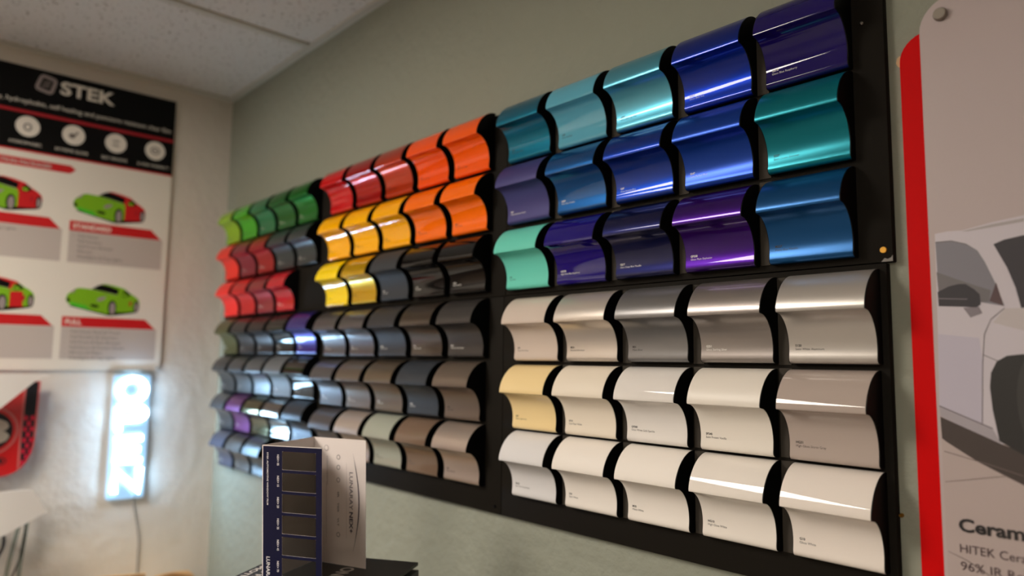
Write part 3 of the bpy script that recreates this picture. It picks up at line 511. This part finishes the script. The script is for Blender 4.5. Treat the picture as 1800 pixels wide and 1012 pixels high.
# ------------------------------------------------------------------ red and white acrylic sign on the sage wall
def RW(u, v, d): return (u, -d, v)
def round_rect(x0, x1, z0, z1, r): 
    out = []
    for cx_, cz_, a in ((x1-r, z1-r, 0), (x0+r, z1-r, 1), (x0+r, z0+r, 2), (x1-r, z0+r, 3)):
        out += [(cx_+r*math.cos(math.pi/2*(a+k/8)), cz_+r*math.sin(math.pi/2*(a+k/8))) for k in range(9)]
    return out
M_redpanel = mat('red_acrylic', (206, 6, 8), 0.55, spec=0.08); M_wpanel = mat('white_acrylic', (182, 168, 168), 0.42, coat=0.1); M_wedge = mat('frosted_edge', (200, 196, 194), 0.3)
wsign = plate('wall_sign', round_rect(0.1435, 0.745, 0.985, 1.9385, 0.031), RW, 0.001, 0.007, M_redpanel)
tag(wsign, 'red acrylic sign with white printed panel in front showing a silver car', 'wall sign')
fp = plate('front_panel', round_rect(0.1750, 0.780, 1.010, 1.9625, 0.036), RW, 0.0275, 0.0330, M_wpanel, wsign)
PIC = {
'body':[(0.1813,1.6879),(0.194,1.6893),(0.208,1.6885),(0.2379,1.6939),(0.2661,1.6973),(0.3137,1.6997),(0.3477,1.6845),(0.3731,1.6327),(0.3856,1.5847),(0.385,1.5132),(0.3004,1.4544),(0.2344,1.4593),(0.1783,1.4845)],
'roof_line':[(0.2079,1.6875),(0.2378,1.6918),(0.266,1.6943),(0.2658,1.6907),(0.2376,1.6884),(0.2134,1.6868)],
'side_glass':[(0.1815,1.6788),(0.1975,1.6786),(0.2117,1.6734),(0.2222,1.6647),(0.2285,1.6517),(0.2373,1.6276),(0.2444,1.603),(0.2228,1.6083),(0.1824,1.6207)],
'glass_edge':[(0.1814,1.6785),(0.1975,1.6786),(0.2117,1.6734),(0.2222,1.6647),(0.2117,1.6725),(0.1974,1.6776),(0.1814,1.6775)],
'glass_low':[(0.1812,1.6445),(0.2001,1.6353),(0.2193,1.6264),(0.2328,1.6206),(0.2302,1.6085),(0.2228,1.6083),(0.1824,1.6207)],
'seat':[(0.2379,1.6288),(0.2307,1.6091),(0.2434,1.6036)],
'windshield':[(0.2373,1.6699),(0.2473,1.6737),(0.2651,1.6764),(0.3034,1.6792),(0.3377,1.658),(0.3512,1.6021),(0.2588,1.6005),(0.2549,1.6221),(0.2484,1.6437)],
'mirror':[(0.1814,1.622),(0.193,1.6276),(0.2026,1.6295),(0.2092,1.629),(0.217,1.6229),(0.2221,1.617),(0.2227,1.6059),(0.2183,1.603),(0.2042,1.6043),(0.1818,1.606)],
'mirror_line':[(0.1816,1.615),(0.2101,1.6127),(0.21,1.612),(0.1816,1.6142)],
'mirror_stem':[(0.2058,1.603),(0.2205,1.6041),(0.2238,1.5966),(0.2124,1.5921)],
'door_line':[(0.2443,1.6006),(0.2313,1.589),(0.2249,1.5734),(0.2218,1.5419),(0.2186,1.4787),(0.2178,1.4787),(0.221,1.5419),(0.2241,1.574),(0.2309,1.5899),(0.2438,1.6012)],
'fender_line':[(0.2218,1.5528),(0.236,1.5456),(0.236,1.5447),(0.2217,1.5519)],
'arch':[(0.233,1.4621),(0.2284,1.4942),(0.227,1.518),(0.2287,1.533),(0.2344,1.545),(0.2439,1.551),(0.2589,1.5528),(0.2776,1.5425),(0.2852,1.5087),(0.2732,1.4572),(0.2538,1.4497)],
'sill':[(0.1776,1.4951),(0.2042,1.4844),(0.2275,1.474),(0.2344,1.4599),(0.2037,1.4722),(0.1783,1.4845)],
'sill_line':[(0.1777,1.4963),(0.2043,1.485),(0.2275,1.4752),(0.2275,1.474),(0.2042,1.4838),(0.1776,1.4951)],
'ground':[(0.1783,1.4845),(0.2344,1.4593),(0.3004,1.4544),(0.385,1.5132),(0.3978,1.484),(0.3868,1.3083),(0.1799,1.3038),(0.1782,1.314)],
'under':[(0.1783,1.4839),(0.2344,1.4593),(0.2539,1.4525),(0.2998,1.4435),(0.2977,1.4053),(0.2523,1.4193),(0.2128,1.4384),(0.1838,1.4566),(0.179,1.4605)],
'joint1':[(0.1806,1.4471),(0.2231,1.4371),(0.2527,1.429),(0.2527,1.4282),(0.2231,1.4363),(0.1806,1.4462)],
'joint2':[(0.1803,1.4141),(0.2379,1.4272),(0.2379,1.4266),(0.1803,1.4135)],
'joint3':[(0.1799,1.3406),(0.1975,1.3346),(0.2188,1.3229),(0.2177,1.3224),(0.1969,1.3339),(0.1799,1.34)],
'lower_door':[(0.1795,1.575),(0.2195,1.570),(0.2218,1.5419),(0.2186,1.4787),(0.2043,1.4850),(0.1777,1.4963)],
'hood':[(0.2443,1.6006),(0.2588,1.6005),(0.3512,1.6021),(0.3731,1.5900),(0.3500,1.5600),(0.2850,1.5700),(0.2500,1.5800),(0.2330,1.5860)],
}
M_p = {n: mat('print_'+n, c, 0.4, coat=0.15) for n, c in dict(car=(198, 191, 200), lav=(186, 180, 196), hood=(188, 180, 182), shade=(166, 158, 160), glass=(124, 122, 132), glass2=(108, 104, 108), dark=(44, 40, 48), seat=(84, 62, 66), mid=(128, 120, 128), line=(104, 96, 102), black=(34, 33, 34), tyre=(52, 50, 50), rim=(110, 100, 98), sill=(164, 157, 165), ground=(178, 163, 160), under=(66, 56, 54), joint=(110, 98, 94)).items()}
order = [('ground', 'ground'), ('body', 'car'), ('lower_door', 'lav'), ('hood', 'hood'), ('roof_line', 'shade'), ('side_glass', 'glass'), ('glass_low', 'glass2'), ('glass_edge', 'line'), ('seat', 'seat'), ('windshield', 'dark'), ('mirror_stem', 'mid'), ('mirror', 'dark'), ('mirror_line', 'mid'), ('door_line', 'line'), ('fender_line', 'line'), ('sill', 'sill'), ('sill_line', 'line'), ('under', 'under'), ('arch', 'black'), ('joint1', 'joint'), ('joint2', 'joint'), ('joint3', 'joint')]
mk = list(M_p); P = [(PIC[a], mk.index(b)) for a, b in order]
P += [(ell(0.2670, 1.505, 0.0165, 0.047, 26), mk.index('tyre')), (ell(0.2705, 1.507, 0.0120, 0.037, 26), mk.index('rim')), (ell(0.2705, 1.507, 0.0075, 0.026, 20), mk.index('tyre'))]
prints('car_print', P, RW, 0.0332, [M_p[n] for n in mk], fp, 0.00002)
lettering('lettering', [T('Ceramic', 0.1912, 1.3640, 0.0188, True, 'L', 0.0745)], RW, 0.0340, mat('sign_text_black', (26, 22, 24), 0.5), fp)
lettering('lettering', [T('HITEK Ceramic', 0.1914, 1.3418, 0.0126, False, 'L', 0.0770), T('96% IR Rejection', 0.1914, 1.3237, 0.0126, False, 'L', 0.0930)], RW, 0.0340, mat('sign_text_plum', (78, 60, 64), 0.5), fp)
for x, z in ((0.1982, 1.9410), (0.757, 1.9410), (0.1982, 1.032), (0.757, 1.032)):
    disc('standoff', (x, -0.007, z), (0, -1, 0), 0.0062, 0.0205, M_steel, wsign); disc('standoff_cap', (x, -0.0330, z), (0, -1, 0), 0.0075, 0.0065, mat('brushed_steel', (150, 142, 132), 0.35, 1.0), wsign)
tag(disc('brass_pin', (0.1222, 0.0, 1.3647), (0, -1, 0), 0.0025, 0.006, M_brass, None, 1), 'small brass pin in the sage wall beside the white chips', 'pin')
tag(plate('torn_paper', [(0.1372, 1.9110), (0.1385, 1.9170), (0.1415, 1.9195), (0.1440, 1.9150), (0.1425, 1.9045), (0.1395, 1.9060)], RW, 0.0, 0.0008, mat('torn_paper', (205, 170, 130), 0.8)), 'torn tan scrap on the wall beside the red sign corner', 'paper scrap')
# ------------------------------------------------------------------ binder box and window film brochure
M_bx = mat('black_binder', (36, 35, 34), 0.5, bump=(200, 0.08, 0.0005)); M_bx2 = mat('black_binder_side', (28, 27, 27), 0.5)
ZB = 1.1975
RB = Vector((-0.5848, -0.1884, 0)); av = Vector((-0.8342, -0.5515, 0)); bv = Vector((0.5515, -0.8342, 0))
def BX(a, b, z): q = RB + av*a + bv*b; return (q.x, q.y, z)
def bslab(name, a0, a1, b0, b1, z0, z1, m, parent=None):
    bm = bmesh.new(); prism(bm, [(a0, b0), (a1, b0), (a1, b1), (a0, b1)], lambda u, v, d: BX(u, v, d), z0, z1)
    return new_obj(name, mesh_of(name, bm), m, parent)
bx = bslab('binder_box', 0.0, 0.245, 0.0, 0.330, ZB-0.005, ZB, M_bx)
tag(bx, 'black printed box with overhanging lid, under the folded brochure', 'box')
bslab('inner_tray', 0.012, 0.233, 0.012, 0.318, ZB-0.0125, ZB-0.005, M_bx2, bx)
bslab('box_base', -0.001, 0.246, -0.001, 0.331, ZB-0.090, ZB-0.0125, M_bx, bx)
M_bxw = mat('box_print_white', (200, 195, 190), 0.5)
lettering('lettering', [T('ONE', 0.0620, -0.1045, 0.0300, True, 'L', 0.066)], lambda u, v, d: BX(-v, u, d), ZB+0.0003, M_bxw, bx)
lettering('side_lettering', [T('AUTOMOTIVE', 0.0300, -0.2385, 0.0145, True, 'L', 0.150), T('WINDOW FILM', 0.0300, -0.2190, 0.0150, True, 'L', 0.150)], lambda u, v, d: BX(-v, u, d), ZB+0.0003, M_bxw, bx)
st = box('display_stand', (-0.16, 0.16, -0.20, 0.20, ZB-0.115, ZB-0.090), mat('stand_wood', (96, 82, 70), 0.5), None, 0.002)
c = RB + av*0.1225 + bv*0.165
st.location = (c.x, c.y, 0); st.rotation_euler = (0, 0, math.atan2(av.y, av.x))
tag(st, 'brown pedestal stand carrying the black printed box', 'pedestal')
box('column', (-0.06, 0.06, -0.06, 0.06, 0.02, ZB-0.115), mat('stand_wood', (96, 82, 70)), st); box('foot', (-0.15, 0.15, -0.17, 0.17, 0.0, 0.02), mat('stand_wood', (96, 82, 70)), st)
# tri fold brochure: navy window panel, inner panel, white front panel
M_cardw = mat('brochure_card', (240, 230, 226), 0.4, coat=0.1); M_navy = mat('brochure_navy', (15, 16, 52), 0.4, spec=0.3, coat=0.1)
LEAN = Vector((-0.0137, 0.0162, 0))
ZT = 1.4070; H = ZT - ZB - 0.0006
Lp, Np, Fp, Rp = Vector((-0.6276, -0.4532, ZT)), Vector((-0.5386, -0.4004, ZT)), Vector((-0.6913, -0.3350, ZT)), Vector((-0.5915, -0.2943, ZT))
dn = Vector((0, 0, -H)) + LEAN; LV = dn.length; dn.normalize()
def frame_of(a, b):
    e = (b-a); wd = e.length; e.normalize(); n = e.cross(dn).normalized()     # n points towards the viewer
    if n.y > 0: n = -n
    return wd, (lambda u, v, d: tuple(a + e*u + dn*v + n*d))
WN, tn = frame_of(Lp, Np); WI, ti = frame_of(Lp, Fp); WF, tf = frame_of(Fp, Rp)
br = empty('window_film_brochure', (-0.62, -0.34, ZB)); tag(br, 'folded white and navy brochure with six tinted windows standing on the black box', 'brochure')
U1, U2 = 0.0350, 0.0935
wins = [(0.0083+0.0322*k, 0.0083+0.0322*k+0.0277) for k in range(6)]
bm = bmesh.new(); navy = []
vs = [0.0] + [q for w in wins for q in w] + [LV]
def cell(u0, u1, v0, v1): prism(bm, rect(u0, u1, v0, v1), tn, -0.0006, 0.0); navy.append(rect(u0, u1, v0, v1))
cell(0, U1, 0, LV); cell(U2, WN, 0, LV)
for k in range(0, len(vs)-1, 2): cell(U1, U2, vs[k], vs[k+1])
pn = new_obj('window_panel', mesh_of('window_panel', bm), M_cardw); adopt(pn, br)
navy[0] = rect(0.0016, U1, 0.0010, LV); navy[1] = rect(U2, WN, 0.0010, LV); navy[2] = rect(U1, U2, 0.0010, vs[1])
ob = prints('navy_print', [(p, 0) for p in navy], tn, 0.00025, [M_navy], None, 0.0); ob.parent = pn
for k, (v0, v1) in enumerate(wins):
    t = [0.42, 0.42, 0.46, 0.5, 0.55, 0.65][k]
    g = plate('tinted_window', rounded(rect(U1+0.0002, U2-0.0002, v0+0.0002, v1-0.0002), 0.002, 3), tn, -0.0005, -0.0002, glass_mat('film_tint_%d' % k, (t, t*0.97, t*0.92))); g.parent = pn
def vert(u0, v0): return lambda u, v, d: tn(u0 + v, v0 + u, d)
M_pr = mat('print_white_text', (222, 218, 220), 0.5)
for u0, v0, s, size, bold, fit in [(0.0085, 0.0105, 'STEK AUTOMOTIVE WINDOW FILM', 0.0036, True, 0.0800), (0.0080, 0.1690, 'LUNARAY', 0.0085, True, 0.0400)]:
    o = lettering('lettering', [T(s, 0, 0, size, bold, 'L', fit)], vert(u0, v0), 0.0005, M_pr, None); o.parent = pn
for k, n in enumerate(['05', '15', '20', '35', '45', '70']):
    o = lettering('window_caption', [T('NEX+ '+n, 0, 0, 0.0048, True, 'L', 0.0165)], vert(0.0265, wins[k][0]+0.005), 0.0005, M_pr, None); o.parent = pn
ip = plate('inner_panel', rect(0, WI, 0, LV), ti, -0.0006, 0.0, M_cardw); adopt(ip, br)
wp = plate('front_panel', rect(0, WF, 0, LV), tf, -0.0006, 0.0, M_cardw); adopt(wp, br)
def vertf(u0, v0): return lambda u, v, d: tf(u0 + v, v0 + u, d)
M_plum = mat('print_plum', (62, 54, 72), 0.5); M_faint = mat('print_faint_grey', (150, 142, 142), 0.5)
o = lettering('lettering', [T('LUNARAY', 0, 0, 0.0098, False, 'L', 0.0620), T('NEX+', 0.0655, 0, 0.0098, True, 'L', 0.0350)], vertf(0.0750, 0.0545), 0.0003, M_plum, None); o.parent = wp
sw = [(0.0820 + 0.0135*math.sin(math.pi*k/20), 0.0230+0.164*k/20) for k in range(21)] + [(0.0820 + 0.0112*math.sin(math.pi*k/20), 0.0230+0.164*k/20) for k in range(19, 0, -1)]
o = prints('swoosh_print', [(sw, 0)], tf, 0.0003, [M_plum], None); o.parent = wp
ic = []
for v, kind in ((0.031, 0), (0.048, 0), (0.069, 1), (0.160, 0)):
    ic.append((ell(0.0520, v, 0.0038, 0.0042, 14), 0)); ic.append((ell(0.0520, v, 0.0026, 0.003, 14), 1))
ic.append((ell(0.0270, 0.017, 0.0046, 0.0050, 16), 0)); ic.append((ell(0.0270, 0.017, 0.0038, 0.0042, 16), 1))
ic.append((rect(0.0268, 0.0272, 0.075, 0.178), 0)); ic.append((rect(0.0690, 0.0693, 0.040, 0.165), 0))
o = prints('icon_print', ic, tf, 0.0003, [M_faint, M_cardw], None); o.parent = wp
o = lettering('small_lettering', [T('IR', 0.089, 0, 0.0048, True, 'L', 0.010), T('TSER', 0.107, 0, 0.0048, True, 'L', 0.016), T('VLT', 0.132, 0, 0.0048, True, 'L', 0.014)], vertf(0.0500, 0), 0.0003, M_faint, None); o.parent = wp
o = lettering('small_lettering', [T('AUTOMOTIVE WINDOW FILM', 0.030, 0, 0.0034, False, 'L', 0.048)], vertf(0.0275, 0), 0.0003, M_faint, None); o.parent = wp
for o in list(bpy.data.objects):
    if o.parent in (pn, ip, wp): pass
# ------------------------------------------------------------------ origins at the base of each thing
bpy.context.view_layer.update()
for o in list(COL.objects):
    if o.parent is None and o.type == 'MESH' and tuple(o.location) == (0, 0, 0) and o.get('kind') != 'structure' and o.data.users == 1:
        xs = [v.co for v in o.data.vertices]
        c = Vector(((min(v.x for v in xs)+max(v.x for v in xs))/2, (min(v.y for v in xs)+max(v.y for v in xs))/2, min(v.z for v in xs)))
        o.data.transform(Matrix.Translation(-c)); o.location = c
        for ch in o.children: ch.matrix_parent_inverse = Matrix.Translation(-c)
